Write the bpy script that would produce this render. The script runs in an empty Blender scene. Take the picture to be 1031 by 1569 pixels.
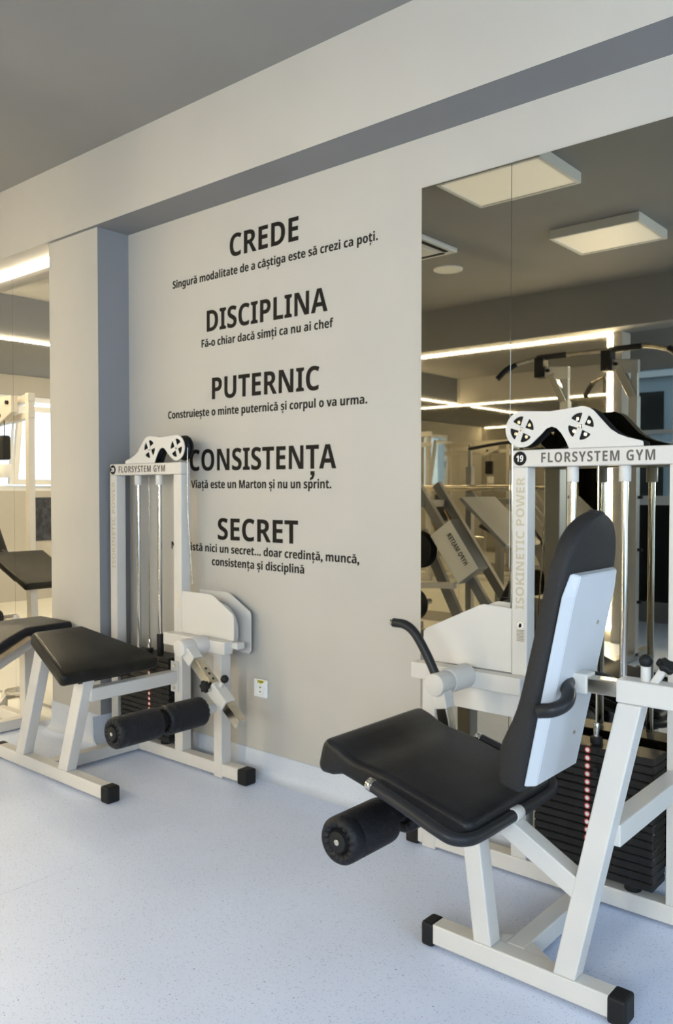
import bpy, bmesh, math, random
from mathutils import Vector, Matrix
random.seed(7)
scene = bpy.context.scene
COL = scene.collection
PI = math.pi

# ------------------------------------------------------------------ camera
cam_d = bpy.data.cameras.new('camera')
cam = bpy.data.objects.new('camera', cam_d)
COL.objects.link(cam)
cam.location = (0, 0, 1.30)
cam.rotation_euler = (math.radians(90 - 1.459), 0, math.radians(40.492))
cam_d.sensor_fit = 'VERTICAL'
cam_d.sensor_height = 36.0
cam_d.lens = 36.0 * 1276.0 / 1569.0
cam_d.clip_start = 0.02
scene.camera = cam

# ------------------------------------------------------------------ world, daylight, exposure
w = bpy.data.worlds.new('world'); scene.world = w; w.use_nodes = True
bg = w.node_tree.nodes['Background']
bg.inputs[0].default_value = (0.62, 0.78, 1.0, 1); bg.inputs[1].default_value = 1.2
vs = scene.view_settings
vs.view_transform = 'Standard'; vs.look = 'None'; vs.gamma = 1.0; vs.use_curve_mapping = False
vs.exposure = 0.78

def area(name, loc, rot, sx, sy, power, color):
    d = bpy.data.lights.new(name, 'AREA'); d.shape = 'RECTANGLE'; d.size = sx; d.size_y = sy
    d.energy = power; d.color = color
    o = bpy.data.objects.new(name, d); COL.objects.link(o); o.location = loc; o.rotation_euler = rot
    return o
# daylight just outside the three windows of the room
area('daylight_right_window', (2.75, 0.55, 1.62), (0, math.radians(90), 0), 2.1, 3.6, 62, (0.70, 0.82, 1.0))
area('daylight_shopfront', (0.92, -3.15, 1.85), (math.radians(90), 0, 0), 3.1, 1.3, 190, (1.0, 0.97, 0.93))
area('daylight_left_window', (-9.45, 0.05, 1.85), (0, math.radians(-90), 0), 1.0, 0.8, 2.5, (0.95, 0.98, 1.0))

# ------------------------------------------------------------------ materials
MATS = {}
def nodes(name):
    m = bpy.data.materials.new(name); m.use_nodes = True
    nt = m.node_tree; b = nt.nodes['Principled BSDF']; MATS[name] = m
    return m, nt, b
def simple(name, col, rough=0.5, metal=0.0, var=0.0, vscale=6.0, bump=0.0, bscale=120.0, coat=0.0, spec=0.4):
    m, nt, b = nodes(name)
    b.inputs['Base Color'].default_value = (*col, 1); b.inputs['Roughness'].default_value = rough
    b.inputs['Metallic'].default_value = metal; b.inputs['Specular IOR Level'].default_value = spec
    b.inputs['Coat Weight'].default_value = coat
    tc = nt.nodes.new('ShaderNodeTexCoord')
    if var:
        n = nt.nodes.new('ShaderNodeTexNoise'); n.inputs['Scale'].default_value = vscale; n.inputs['Detail'].default_value = 5
        nt.links.new(tc.outputs['Object'], n.inputs['Vector'])
        r = nt.nodes.new('ShaderNodeValToRGB')
        r.color_ramp.elements[0].position = 0.3; r.color_ramp.elements[1].position = 0.7
        r.color_ramp.elements[0].color = (*[c * (1 - var) for c in col], 1)
        r.color_ramp.elements[1].color = (*[min(1, c * (1 + var)) for c in col], 1)
        nt.links.new(n.outputs['Fac'], r.inputs['Fac']); nt.links.new(r.outputs['Color'], b.inputs['Base Color'])
    if bump:
        n2 = nt.nodes.new('ShaderNodeTexNoise'); n2.inputs['Scale'].default_value = bscale; n2.inputs['Detail'].default_value = 3
        nt.links.new(tc.outputs['Object'], n2.inputs['Vector'])
        bp = nt.nodes.new('ShaderNodeBump'); bp.inputs['Strength'].default_value = bump; bp.inputs['Distance'].default_value = 0.01
        nt.links.new(n2.outputs['Fac'], bp.inputs['Height']); nt.links.new(bp.outputs['Normal'], b.inputs['Normal'])
    return m
def emit(name, col, strength):
    m, nt, b = nodes(name)
    b.inputs['Base Color'].default_value = (*col, 1)
    b.inputs['Emission Color'].default_value = (*col, 1); b.inputs['Emission Strength'].default_value = strength
    return m
WALL = simple('wall_paint', (0.455, 0.435, 0.40), 0.75, var=0.025, vscale=2.5, bump=0.05, bscale=60)
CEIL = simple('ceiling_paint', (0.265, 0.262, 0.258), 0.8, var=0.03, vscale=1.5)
SOFF = simple('soffit_grey', (0.235, 0.235, 0.245), 0.8, var=0.03, vscale=3)
WHITE = simple('cream_powder_coat', (0.585, 0.56, 0.525), 0.35, var=0.02, vscale=9, bump=0.03, bscale=300)
COVER = simple('cover_sheet_paint', (0.60, 0.58, 0.55), 0.38, var=0.02, vscale=5)
PLATEW = simple('backrest_plate_paint', (0.55, 0.56, 0.58), 0.35, var=0.02, vscale=5)
VINYL = simple('black_upholstery', (0.012, 0.012, 0.013), 0.40, var=0.35, vscale=7, bump=0.10, bscale=260, spec=0.22)
VINYLW = simple('worn_black_upholstery', (0.016, 0.015, 0.012), 0.36, var=0.45, vscale=8, bump=0.10, bscale=260, spec=0.15)
SIDEV = simple('backrest_side_vinyl', (0.022, 0.021, 0.021), 0.6, bump=0.2, bscale=200, spec=0.22)
FOAM = simple('roller_vinyl', (0.012, 0.012, 0.014), 0.5, bump=0.3, bscale=90, spec=0.22)
RUBBER = simple('black_rubber', (0.012, 0.012, 0.012), 0.55, spec=0.22)
GRIP = simple('grip_rubber', (0.02, 0.02, 0.022), 0.38, spec=0.22)
STEELB = simple('black_weight_plate', (0.018, 0.017, 0.016), 0.42, var=0.2, vscale=20, spec=0.22)
CHROME = simple('chrome', (0.62, 0.60, 0.56), 0.16, metal=1.0)
STEEL = simple('worn_steel', (0.50, 0.46, 0.38), 0.22, metal=1.0, var=0.2, vscale=25)
GREYT = simple('grey_tube_paint', (0.20, 0.20, 0.20), 0.35, var=0.05)
DARK = simple('dark_backing', (0.01, 0.01, 0.011), 0.6, spec=0.22)
LETTER = simple('black_vinyl_letter', (0.008, 0.0065, 0.005), 0.7, spec=0.22)
BROWNL = simple('brown_grey_print', (0.11, 0.095, 0.085), 0.6)
FADED = simple('faded_beige_print', (0.47, 0.42, 0.31), 0.6)
RED = simple('red_sticker', (0.55, 0.07, 0.05), 0.5)
STW = simple('white_print', (0.85, 0.82, 0.80), 0.5)
YELL = simple('yellow_sticker', (0.80, 0.70, 0.05), 0.5)
PLASTIC = simple('white_plastic', (0.80, 0.80, 0.80), 0.4)
STICK = simple('sticker_paper', (0.60, 0.56, 0.48), 0.6, var=0.06, vscale=40)
SILV = simple('silver_tube_paint', (0.42, 0.43, 0.43), 0.3, metal=0.4)
WOOD = simple('pale_plywood', (0.42, 0.30, 0.17), 0.6, var=0.15, vscale=30)
STREET = simple('street_render', (0.42, 0.50, 0.56), 0.8, var=0.08, vscale=2)
PANELW = simple('panel_metal', (0.75, 0.75, 0.72), 0.5)
FRAMEW = simple('window_frame_white', (0.78, 0.79, 0.80), 0.4)
DGLASS = simple('dark_tinted_film', (0.012, 0.014, 0.016), 0.12)
POSTER = simple('dark_poster_print', (0.03, 0.035, 0.05), 0.5, var=0.9, vscale=14)
LED = emit('led_light', (1.0, 0.84, 0.56), 60.0)
PANELE = emit('panel_diffuser', (0.92, 0.88, 0.78), 0.30)

def floor_mat(name, base, fleck, dark):
    m, nt, b = nodes(name); L = nt.links.new
    tc = nt.nodes.new('ShaderNodeTexCoord')
    def noise(scale, p0, p1, c0, c1, detail=2):
        n = nt.nodes.new('ShaderNodeTexNoise'); n.inputs['Scale'].default_value = scale; n.inputs['Detail'].default_value = detail
        L(tc.outputs['Object'], n.inputs['Vector'])
        r = nt.nodes.new('ShaderNodeValToRGB'); e = r.color_ramp.elements
        e[0].position, e[1].position = p0, p1; e[0].color = (*c0, 1); e[1].color = (*c1, 1)
        L(n.outputs['Fac'], r.inputs['Fac']); return r
    a = noise(3.0, 0.3, 0.7, [c * 0.95 for c in base], base, 4)
    f = noise(170.0, 0.60, 0.68, (1, 1, 1), fleck)
    d = noise(95.0, 0.70, 0.745, (1, 1, 1), dark)
    m1 = nt.nodes.new('ShaderNodeMixRGB'); m1.blend_type = 'MULTIPLY'; m1.inputs[0].default_value = 1
    m2 = nt.nodes.new('ShaderNodeMixRGB'); m2.blend_type = 'MULTIPLY'; m2.inputs[0].default_value = 1
    L(a.outputs[0], m1.inputs[1]); L(f.outputs[0], m1.inputs[2]); L(m1.outputs[0], m2.inputs[1]); L(d.outputs[0], m2.inputs[2])
    L(m2.outputs[0], b.inputs['Base Color'])
    b.inputs['Roughness'].default_value = 0.38; b.inputs['Specular IOR Level'].default_value = 0.35
    return m
FLOOR = floor_mat('speckled_blue_vinyl', (0.65, 0.715, 0.885), (0.74, 0.755, 0.79), (0.38, 0.38, 0.42))
FLOORL = floor_mat('pale_cream_vinyl', (0.78, 0.77, 0.72), (0.95, 0.95, 0.93), (0.8, 0.8, 0.78))
BASEM = floor_mat('skirting_vinyl', (0.58, 0.62, 0.70), (0.84, 0.85, 0.88), (0.6, 0.6, 0.62))

def mirror_mat(name, col):
    return simple(name, col, 0.015, metal=1.0)
MIRR = mirror_mat('bronze_tinted_mirror', (0.42, 0.395, 0.325))
MIRL = mirror_mat('clear_mirror', (0.78, 0.77, 0.73))
def glass_mat():
    m, nt, b = nodes('window_glass')
    nt.nodes.remove(b); o = nt.nodes['Material Output']
    t = nt.nodes.new('ShaderNodeBsdfTransparent'); t.inputs[0].default_value = (0.86, 0.92, 0.95, 1)
    g = nt.nodes.new('ShaderNodeBsdfGlossy'); g.inputs['Roughness'].default_value = 0.03
    mx = nt.nodes.new('ShaderNodeMixShader'); mx.inputs[0].default_value = 0.08
    nt.links.new(t.outputs[0], mx.inputs[1]); nt.links.new(g.outputs[0], mx.inputs[2]); nt.links.new(mx.outputs[0], o.inputs[0])
    return m
GLASS = glass_mat()

# ------------------------------------------------------------------ mesh helpers (world coordinates)
V = Vector
def box(x0, x1, y0, y1, z0, z1, bev=0.0, seg=2, bm=None):
    b = bmesh.new()
    r = bmesh.ops.create_cube(b, size=1.0)
    for v in b.verts:
        v.co = V(((x0 + x1) / 2 + v.co.x * (x1 - x0), (y0 + y1) / 2 + v.co.y * (y1 - y0), (z0 + z1) / 2 + v.co.z * (z1 - z0)))
    if bev: bmesh.ops.bevel(b, geom=b.edges[:], offset=bev, segments=seg, affect='EDGES', profile=0.5)
    return merge(bm, b)
def merge(dst, src):
    if dst is None: return src
    me = bpy.data.meshes.new('tmp'); src.to_mesh(me); src.free(); dst.from_mesh(me); bpy.data.meshes.remove(me)
    return dst
def tube(p0, p1, wd, ht, up=(0, 0, 1), bev=0.004, seg=2, bm=None, cut=None):
    """rectangular tube from p0 to p1; ht measured along up, wd across.  cut='z' makes horizontal ends"""
    p0, p1 = V(p0), V(p1); d = (p1 - p0).normalized(); up = V(up)
    side = d.cross(up).normalized(); u = side.cross(d).normalized()
    b = bmesh.new(); vs_ = []
    for p in (p0, p1):
        for a, c in ((-1, -1), (1, -1), (1, 1), (-1, 1)):
            q = p + side * a * wd / 2 + u * c * ht / 2
            if cut == 'z': q = q + d * ((p.z - q.z) / d.z)
            vs_.append(b.verts.new(q))
    for f in ((0, 1, 2, 3), (7, 6, 5, 4), (0, 4, 5, 1), (1, 5, 6, 2), (2, 6, 7, 3), (3, 7, 4, 0)):
        b.faces.new([vs_[i] for i in f])
    bmesh.ops.recalc_face_normals(b, faces=b.faces[:])
    if bev: bmesh.ops.bevel(b, geom=b.edges[:], offset=bev, segments=seg, affect='EDGES', profile=0.5)
    return merge(bm, b)
def frame_of(d):
    d = d.normalized(); a = V((0, 0, 1)) if abs(d.z) < 0.9 else V((1, 0, 0))
    s = d.cross(a).normalized(); return s, s.cross(d).normalized()
def lathe(p0, p1, prof, seg=28, bm=None, wob=None):
    """prof: (t metres along the axis, radius)"""
    p0, p1 = V(p0), V(p1); d = (p1 - p0).normalized(); s, u = frame_of(d)
    b = bmesh.new(); rings = []
    for k, (t, r) in enumerate(prof):
        ring = []
        for i in range(seg):
            a = 2 * PI * i / seg
            tt = t + (wob(k, i) if wob else 0)
            ring.append(b.verts.new(p0 + d * tt + (s * math.cos(a) + u * math.sin(a)) * max(r, 1e-4)))
        rings.append(ring)
    for r0, r1 in zip(rings, rings[1:]):
        for i in range(seg):
            b.faces.new((r0[i], r0[(i + 1) % seg], r1[(i + 1) % seg], r1[i]))
    b.faces.new(rings[0][::-1]); b.faces.new(rings[-1])
    bmesh.ops.recalc_face_normals(b, faces=b.faces[:])
    return merge(bm, b)
def cyl(p0, p1, r, seg=24, bev=0.0, bm=None):
    L = (V(p1) - V(p0)).length
    pr = [(0, r), (L, r)] if not bev else [(0, r - bev), (bev * 0.3, r - bev * 0.3), (bev, r), (L - bev, r), (L - bev * 0.3, r - bev * 0.3), (L, r - bev)]
    return lathe(p0, p1, pr, seg, bm)
def catmull(pts, n=8):
    P = [V(p) for p in pts]; P = [P[0] * 2 - P[1]] + P + [P[-1] * 2 - P[-2]]; out = []
    for i in range(1, len(P) - 2):
        for k in range(n):
            t = k / n; a, b_, c, d = P[i - 1], P[i], P[i + 1], P[i + 2]
            out.append(0.5 * ((2 * b_) + (c - a) * t + (2 * a - 5 * b_ + 4 * c - d) * t * t + (3 * b_ - a - 3 * c + d) * t ** 3))
    out.append(P[-2]); return out
def sweep(pts, r, seg=14, smooth=8, bm=None):
    path = catmull(pts, smooth) if smooth else [V(p) for p in pts]
    b = bmesh.new(); rings = []; prev = None
    for i, p in enumerate(path):
        d = (path[min(i + 1, len(path) - 1)] - path[max(i - 1, 0)]).normalized()
        if prev is None: s, u = frame_of(d)
        else:
            s = prev - d * prev.dot(d); s.normalize(); u = d.cross(s)
        if prev is None: u = d.cross(s)
        prev = s
        rings.append([b.verts.new(p + (s * math.cos(2 * PI * k / seg) + u * math.sin(2 * PI * k / seg)) * r) for k in range(seg)])
    for r0, r1 in zip(rings, rings[1:]):
        for k in range(seg): b.faces.new((r0[k], r0[(k + 1) % seg], r1[(k + 1) % seg], r1[k]))
    b.faces.new(rings[0][::-1]); b.faces.new(rings[-1])
    bmesh.ops.recalc_face_normals(b, faces=b.faces[:])
    return merge(bm, b)
def prism(pts, y0, y1, bev=0.0, seg=2, axis='y', bm=None):
    """polygon in (x, z) pushed along y, or in (y, z) pushed along x, or in (x, y) along z"""
    def mk(p, t): return {'y': (p[0], t, p[1]), 'x': (t, p[0], p[1]), 'z': (p[0], p[1], t)}[axis]
    b = bmesh.new()
    A = [b.verts.new(mk(p, y0)) for p in pts]; B = [b.verts.new(mk(p, y1)) for p in pts]
    n = len(pts); b.faces.new(A); b.faces.new(B[::-1])
    for i in range(n): b.faces.new((A[i], B[i], B[(i + 1) % n], A[(i + 1) % n]))
    bmesh.ops.recalc_face_normals(b, faces=b.faces[:])
    if bev: bmesh.ops.bevel(b, geom=b.edges[:], offset=bev, segments=seg, affect='EDGES', profile=0.5)
    return merge(bm, b)
def loft(stations, r, side, normal, endr=None, n=5):
    """stations: (point on axis, w_minus, w_plus, bottom, top); rounded-rectangle sections, rounded ends"""
    side, normal = V(side).normalized(), V(normal).normalized()
    endr = r if endr is None else endr
    def rows():
        S = [(V(s[0]), *s[1:]) for s in stations]
        d0 = (S[1][0] - S[0][0]).normalized(); d1 = (S[-1][0] - S[-2][0]).normalized()
        out = []
        for k in range(4):
            a = PI / 2 * k / 4; off = endr * (1 - math.sin(a)); sh = endr * (1 - math.cos(PI / 2 - a))
            p, wm, wp, bo, to = S[0]; e = endr * (1 - math.sin(a)); out.append((p - d0 * endr * math.cos(a), wm - e, wp - e, bo + e * 0.9, to - e * 0.9))
        out += S
        for k in range(3, -1, -1):
            a = PI / 2 * k / 4; p, wm, wp, bo, to = S[-1]; e = endr * (1 - math.sin(a)); out.append((p + d1 * endr * math.cos(a), wm - e, wp - e, bo + e * 0.9, to - e * 0.9))
        return out
    b = bmesh.new(); rings = []
    for p, wm, wp, bo, to in rows():
        rr = max(0.002, min(r, (to - bo) / 2.05, (wm + wp) / 2.05)); ring = []
        for cx_, cz_, a0 in ((wp - rr, to - rr, 0), (-wm + rr, to - rr, 90), (-wm + rr, bo + rr, 180), (wp - rr, bo + rr, 270)):
            for k in range(n):
                a = math.radians(a0 + 90 * k / (n - 1))
                ring.append(b.verts.new(p + side * (cx_ + rr * math.cos(a)) + normal * (cz_ + rr * math.sin(a))))
        rings.append(ring)
    m = len(rings[0])
    for r0, r1 in zip(rings, rings[1:]):
        for k in range(m): b.faces.new((r0[k], r0[(k + 1) % m], r1[(k + 1) % m], r1[k]))
    b.faces.new(rings[0][::-1]); b.faces.new(rings[-1])
    bmesh.ops.recalc_face_normals(b, faces=b.faces[:])
    return b
def curve_plate(loops, depth):
    """flat plate in local XY with holes, thickness depth in Z (centred)"""
    c = bpy.data.curves.new('tmp', 'CURVE'); c.dimensions = '2D'; c.fill_mode = 'BOTH'; c.extrude = depth / 2
    for lp in loops:
        s = c.splines.new('POLY'); s.points.add(len(lp) - 1); s.use_cyclic_u = True
        for q, p in zip(s.points, lp): q.co = (p[0], p[1], 0, 1)
    o = bpy.data.objects.new('tmp', c); COL.objects.link(o); bpy.context.view_layer.update()
    me = bpy.data.meshes.new_from_object(o.evaluated_get(bpy.context.evaluated_depsgraph_get()))
    b = bmesh.new(); b.from_mesh(me); bpy.data.meshes.remove(me); bpy.data.objects.remove(o); bpy.data.curves.remove(c)
    bmesh.ops.remove_doubles(b, verts=b.verts[:], dist=1e-6)
    return b
def xform(b, M): bmesh.ops.transform(b, matrix=M, verts=b.verts[:]); return b

# glyphs: one filled outline per character, laid out by hand so that accents can be added
GL = {}
def _raw(s, off):
    c = bpy.data.curves.new('tmp', 'FONT'); c.body = s; c.offset = off; c.extrude = 0.5; c.resolution_u = 4
    o = bpy.data.objects.new('tmp', c); COL.objects.link(o); bpy.context.view_layer.update()
    me = bpy.data.meshes.new_from_object(o.evaluated_get(bpy.context.evaluated_depsgraph_get()))
    bpy.data.objects.remove(o); bpy.data.curves.remove(c); return me
def _right(s):
    me = _raw(s, 0); r = max(v.co.x for v in me.vertices); bpy.data.meshes.remove(me); return r
ADV = {}
def adv(ch):
    if BOLD and ch == '.': return 0.286
    if ch not in ADV: ADV[ch] = _right('|' + ch + '|') - _right('||')
    return ADV[ch]
BASE = {'ă': 'a', 'ș': 's', 'ț': 't', 'Ț': 'T', 'â': 'a'}
def bold(ch):            # the heavy sans letters of the built-in font stack
    c = BASE.get(ch, ch)
    if 'A' <= c <= 'Z': return chr(0x1D5D4 + ord(c) - 65)
    if 'a' <= c <= 'z': return chr(0x1D5EE + ord(c) - 97)
    if '0' <= c <= '9': return chr(0x1D7EC + ord(c) - 48)
    return c
BOLD = True
def glyph(ch, off):
    if BOLD and ch == '.':
        if ('.', off, BOLD) not in GL: GL[('.', off, BOLD)] = xform(curve_plate([[(0.085 * math.cos(PI * k / 8), 0.085 * math.sin(PI * k / 8)) for k in range(16)]], 1.0), Matrix.Translation((0.143, 0.075, 0)))
        return GL[('.', off, BOLD)]
    if (ch, off, BOLD) in GL: return GL[(ch, off, BOLD)]
    me = _raw(bold(ch) if BOLD else BASE.get(ch, ch), off if not (BOLD and ch in '.,-') else 0.03); b = bmesh.new(); b.from_mesh(me); bpy.data.meshes.remove(me)
    xs = [v.co.x for v in b.verts]; mid = (min(xs) + max(xs)) / 2
    def add(lp): merge(b, xform(curve_plate([lp], 1.0), Matrix.Translation((mid, 0, 0))))
    if ch == 'ă':
        o = [(0.15 * math.cos(a), 0.74 + 0.14 * math.sin(a)) for a in [PI + PI * k / 8 for k in range(9)]]
        i = [(0.07 * math.cos(a), 0.74 + 0.05 * math.sin(a)) for a in [2 * PI - PI * k / 8 for k in range(9)]]
        add(o + i)
    if ch == 'â': add([(-0.17, 0.59), (-0.04, 0.73), (0.04, 0.73), (0.17, 0.59), (0.08, 0.59), (0, 0.66), (-0.08, 0.59)])
    if ch in 'șțȚ':
        k = 1.25 if ch == 'Ț' else 1.0
        add([(-0.06 * k, -0.07), (0.07 * k, -0.07), (0.075 * k, -0.15 * k), (0.03 * k, -0.24 * k), (-0.07 * k, -0.28 * k), (-0.08 * k, -0.23 * k), (-0.02 * k, -0.19 * k), (-0.01 * k, -0.15 * k), (-0.06 * k, -0.15 * k)])
    GL[(ch, off, BOLD)] = b
    return b
def text_layout(s, off, track=0.0):
    x = 0.0; out = []
    for ch in s:
        if ch != ' ': out.append((ch, x))
        x += adv(bold(ch) if BOLD else BASE.get(ch, ch)) + track
    # visible extents
    lo = min(v.co.x for v in glyph(out[0][0], off).verts) + out[0][1]
    hi = max(v.co.x for v in glyph(out[-1][0], off).verts) + out[-1][1]
    return out, lo, hi
def text_bm(s, off, width, cap, thick, track=0.0, sheets=False):
    """text in local XY starting at 0, of given width and cap height; list of (char, bmesh)"""
    lay, lo, hi = text_layout(s, off, track)
    sx = width / (hi - lo); sy = cap / ((0.714 if BOLD else 0.70) + 2 * off); res = []
    for ch, x in lay:
        b = glyph(ch, off).copy()
        xform(b, Matrix.Diagonal((sx, sy, thick, 1)) @ Matrix.Translation((x - lo, off, 0)))
        res.append((ch, b))
    return res
def text_one(*a, **k):
    t = None
    for ch, b in text_bm(*a, **k): t = merge(t, b)
    return t

# ------------------------------------------------------------------ object helpers
def finish(me, smooth):
    if smooth is not None:
        for p in me.polygons: p.use_smooth = True
        me.set_sharp_from_angle(angle=math.radians(smooth))
def obj(name, bm, mat, parent=None, smooth=None, origin=None):
    """one mesh object; bm in world coordinates"""
    if origin is None:
        xs = [v.co for v in bm.verts]
        origin = V([(min(c[i] for c in xs) + max(c[i] for c in xs)) / 2 for i in range(3)])
        if parent is None: origin.z = min(c.z for c in xs)
    origin = V(origin)
    bmesh.ops.translate(bm, verts=bm.verts[:], vec=-origin)
    me = bpy.data.meshes.new(name); bm.to_mesh(me); bm.free(); finish(me, smooth)
    me.materials.append(mat)
    o = bpy.data.objects.new(name, me); COL.objects.link(o)
    if parent is not None:
        o.parent = parent; o.location = origin - world_loc(parent)
    else: o.location = origin
    return o
def world_loc(o):
    p = V(o.location)
    while o.parent: o = o.parent; p = p + V(o.location)
    return p
def tag(o, label, cat, group=None):
    o['label'] = label; o['category'] = cat
    if group: o['group'] = group
    return o
def thing(name, loc, label, cat, group=None):
    o = bpy.data.objects.new(name, None); o.empty_display_size = 0.1; COL.objects.link(o); o.location = loc
    return tag(o, label, cat, group)
def struct(name, bm, mat, parent=None, smooth=None):
    o = obj(name, bm, mat, parent, smooth)
    if parent is None: o['kind'] = 'structure'
    return o
def sempty(name, loc):
    o = bpy.data.objects.new(name, None); o.empty_display_size = 0.1; COL.objects.link(o); o.location = loc; o['kind'] = 'structure'
    return o
def copy_tree(o, loc, parent=None):
    c = o.copy(); COL.objects.link(c); c.parent = parent
    if parent is None: c.location = loc
    for ch in list(o.children): copy_tree(ch, None, c)
    return c

# ------------------------------------------------------------------ the room
D = 2.651; ZC = 3.028; ZB = 2.645
XL, XR = -9.2, 2.5
YF = -2.95                      # shopfront
fl = sempty('floor', (-3, 0, 0))
sx = [(XL, -4.30, FLOORL), (-4.30, -2.5425, FLOOR), (-2.5405, -0.54, FLOOR), (-0.538, XR, FLOOR)]
for a, b_, m in sx: obj('vinyl_sheet', box(a, b_, YF, D, -0.02, 0, 0.0008, 1), m, fl)
obj('screed', box(XL, XR, YF, D, -0.12, -0.0201), CEIL, fl)
struct('ceiling', box(XL, XR, YF, D, ZC, ZC + 0.12), CEIL)
struct('wall_back', box(XL, XR, D, D + 0.15, 0, ZC), WALL)
# pillar and beam on the lettered wall
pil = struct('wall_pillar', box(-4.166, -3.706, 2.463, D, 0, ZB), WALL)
pil.data.materials.append(SOFF)          # pillar return gets the darker grey used on the beam underside
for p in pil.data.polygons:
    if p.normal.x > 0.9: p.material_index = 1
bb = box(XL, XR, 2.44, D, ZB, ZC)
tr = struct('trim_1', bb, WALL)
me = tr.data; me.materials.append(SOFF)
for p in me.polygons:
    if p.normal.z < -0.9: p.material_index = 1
# cross beam and lower ceiling at the far left end
struct('trim_5', box(-7.24, -6.97, -1.42, 2.44, ZB, ZC), CEIL)
struct('ceiling_low', box(XL, -7.24, -1.42, 2.44, ZB + 0.01, ZC), CEIL)
# opposite beam
tr2 = struct('trim_2', box(XL, XR, -1.72, -1.42, ZB, ZC), CEIL)
# opposite wall with mirror, ends at a pier; beyond it the shopfront bay
struct('wall_front', box(XL, -2.84, -1.80, -1.66, 0, ZB), WALL)
struct('wall_pier', box(-2.838, -2.76, -1.80, -1.62, 0, ZB), WALL)
# shopfront: sill, posts, dark lower panes, clear upper panes
struct('trim_3', box(-3.70, XR, YF - 0.12, YF, 0, 0.20), GREYT)
struct('trim_4', box(-3.70, XR, YF - 0.12, YF, 2.5, ZC), WALL)
struct('wall_bay', box(-3.84, -3.70, YF, -1.80, 0, ZC), WALL)
n_w = 1
xs_ = [-3.70, -2.80, -1.80, -0.75, 0.30, 1.40, XR]
for a, b_ in zip(xs_, xs_[1:]):
    wn = sempty('window_%d' % n_w, ((a + b_) / 2, YF, 0.2)); n_w += 1
    obj('window_frame', box(a, a + 0.06, YF - 0.09, YF - 0.03, 0.2, 2.5), FRAMEW, wn)
    obj('transom', box(a + 0.06, b_, YF - 0.09, YF - 0.03, 1.16, 1.25), FRAMEW, wn)
    obj('transom', box(a + 0.06, b_, YF - 0.09, YF - 0.03, 1.86, 1.90), FRAMEW, wn)
    obj('lower_pane', box(a + 0.06, b_, YF - 0.07, YF - 0.055, 0.2, 1.16), DGLASS, wn)
    obj('upper_pane', box(a + 0.06, b_, YF - 0.065, YF - 0.06, 1.25, 1.86), GLASS, wn)
    obj('upper_pane', box(a + 0.06, b_, YF - 0.065, YF - 0.06, 1.90, 2.5), GLASS, wn)
# building across the street, seen through the near panes in the mirror
t = thing('street_building', (-4.5, -6.6, 0), 'pale blue grey building across the street, seen through the window panes', 'building')
obj('facade', box(-9.0, -1.2, -7.0, -6.6, -0.1, 6.0), STREET, t)
for k in range(5):
    obj('ledge', box(-9.0, -1.2, -6.6, -6.52, 0.9 + k * 1.0, 0.98 + k * 1.0), FRAMEW, t)
    for j in range(6): obj('window_pane', box(-8.7 + j * 1.25, -7.9 + j * 1.25, -6.6, -6.58, 1.1 + k * 1.0, 1.7 + k * 1.0), DGLASS, t)
struct('ground', box(-14, 8, -12, YF - 0.12, -0.14, -0.02), GREYT)
# right wall with its big window
def wall_with_hole(name, x0, x1, ya, yb, y0, y1, z0, z1):
    bm = box(x0, x1, ya, yb, 0, z0)
    box(x0, x1, ya, yb, z1, ZC, bm=bm); box(x0, x1, ya, y0, z0, z1, bm=bm); box(x0, x1, y1, yb, z0, z1, bm=bm)
    return struct(name, bm, WALL)
wall_with_hole('wall_right', XR, XR + 0.15, YF, D, -1.25, 2.35, 0.55, 2.65)
wall_with_hole('wall_left', XL - 0.15, XL, YF, D, -0.40, 0.50, 1.30, 2.42)
def side_window(x, y0, y1, z0, z1, nb):
    global n_w
    wn = sempty('window_%d' % n_w, (x, (y0 + y1) / 2, z0)); n_w += 1
    bm = box(x, x + 0.06, y0, y1, z0, z0 + 0.06); box(x, x + 0.06, y0, y1, z1 - 0.06, z1, bm=bm)
    ys = [y0 + (y1 - y0 - 0.06) * k / nb for k in range(nb + 1)]
    for y in ys: box(x, x + 0.06, y, y + 0.06, z0 + 0.06, z1 - 0.06, bm=bm)
    obj('window_frame', bm, FRAMEW, wn)
    for a, b_ in zip(ys, ys[1:]): obj('pane', box(x + 0.02, x + 0.026, a + 0.06, b_, z0 + 0.06, z1 - 0.06), GLASS, wn)
    return wn
side_window(XR + 0.04, -1.25, 2.35, 0.55, 2.65, 3)
wl = side_window(XL - 0.10, -0.40, 0.50, 1.30, 2.42, 1)
sash = box(0, 0.05, -0.30, 0.30, 0, 0.06); box(0, 0.05, -0.30, 0.30, 0.86, 0.92, bm=sash)
box(0, 0.05, -0.30, -0.24, 0.06, 0.86, bm=sash); box(0, 0.05, 0.24, 0.30, 0.06, 0.86, bm=sash)
obj('tilted_sash', xform(sash, Matrix.Translation((XL - 0.02, 0.05, 1.38)) @ Matrix.Rotation(math.radians(9), 4, 'Y')), FRAMEW, wl)
obj('window_handle', box(XL + 0.02, XL + 0.05, -0.22, -0.19, 1.75, 1.88, 0.004), GREYT, wl)
tag(obj('wall_poster', box(XL + 0.001, XL + 0.012, -0.45, 0.12, 0.70, 1.22), POSTER), 'dark printed poster under the left window, seen in the left mirror', 'poster')

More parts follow.
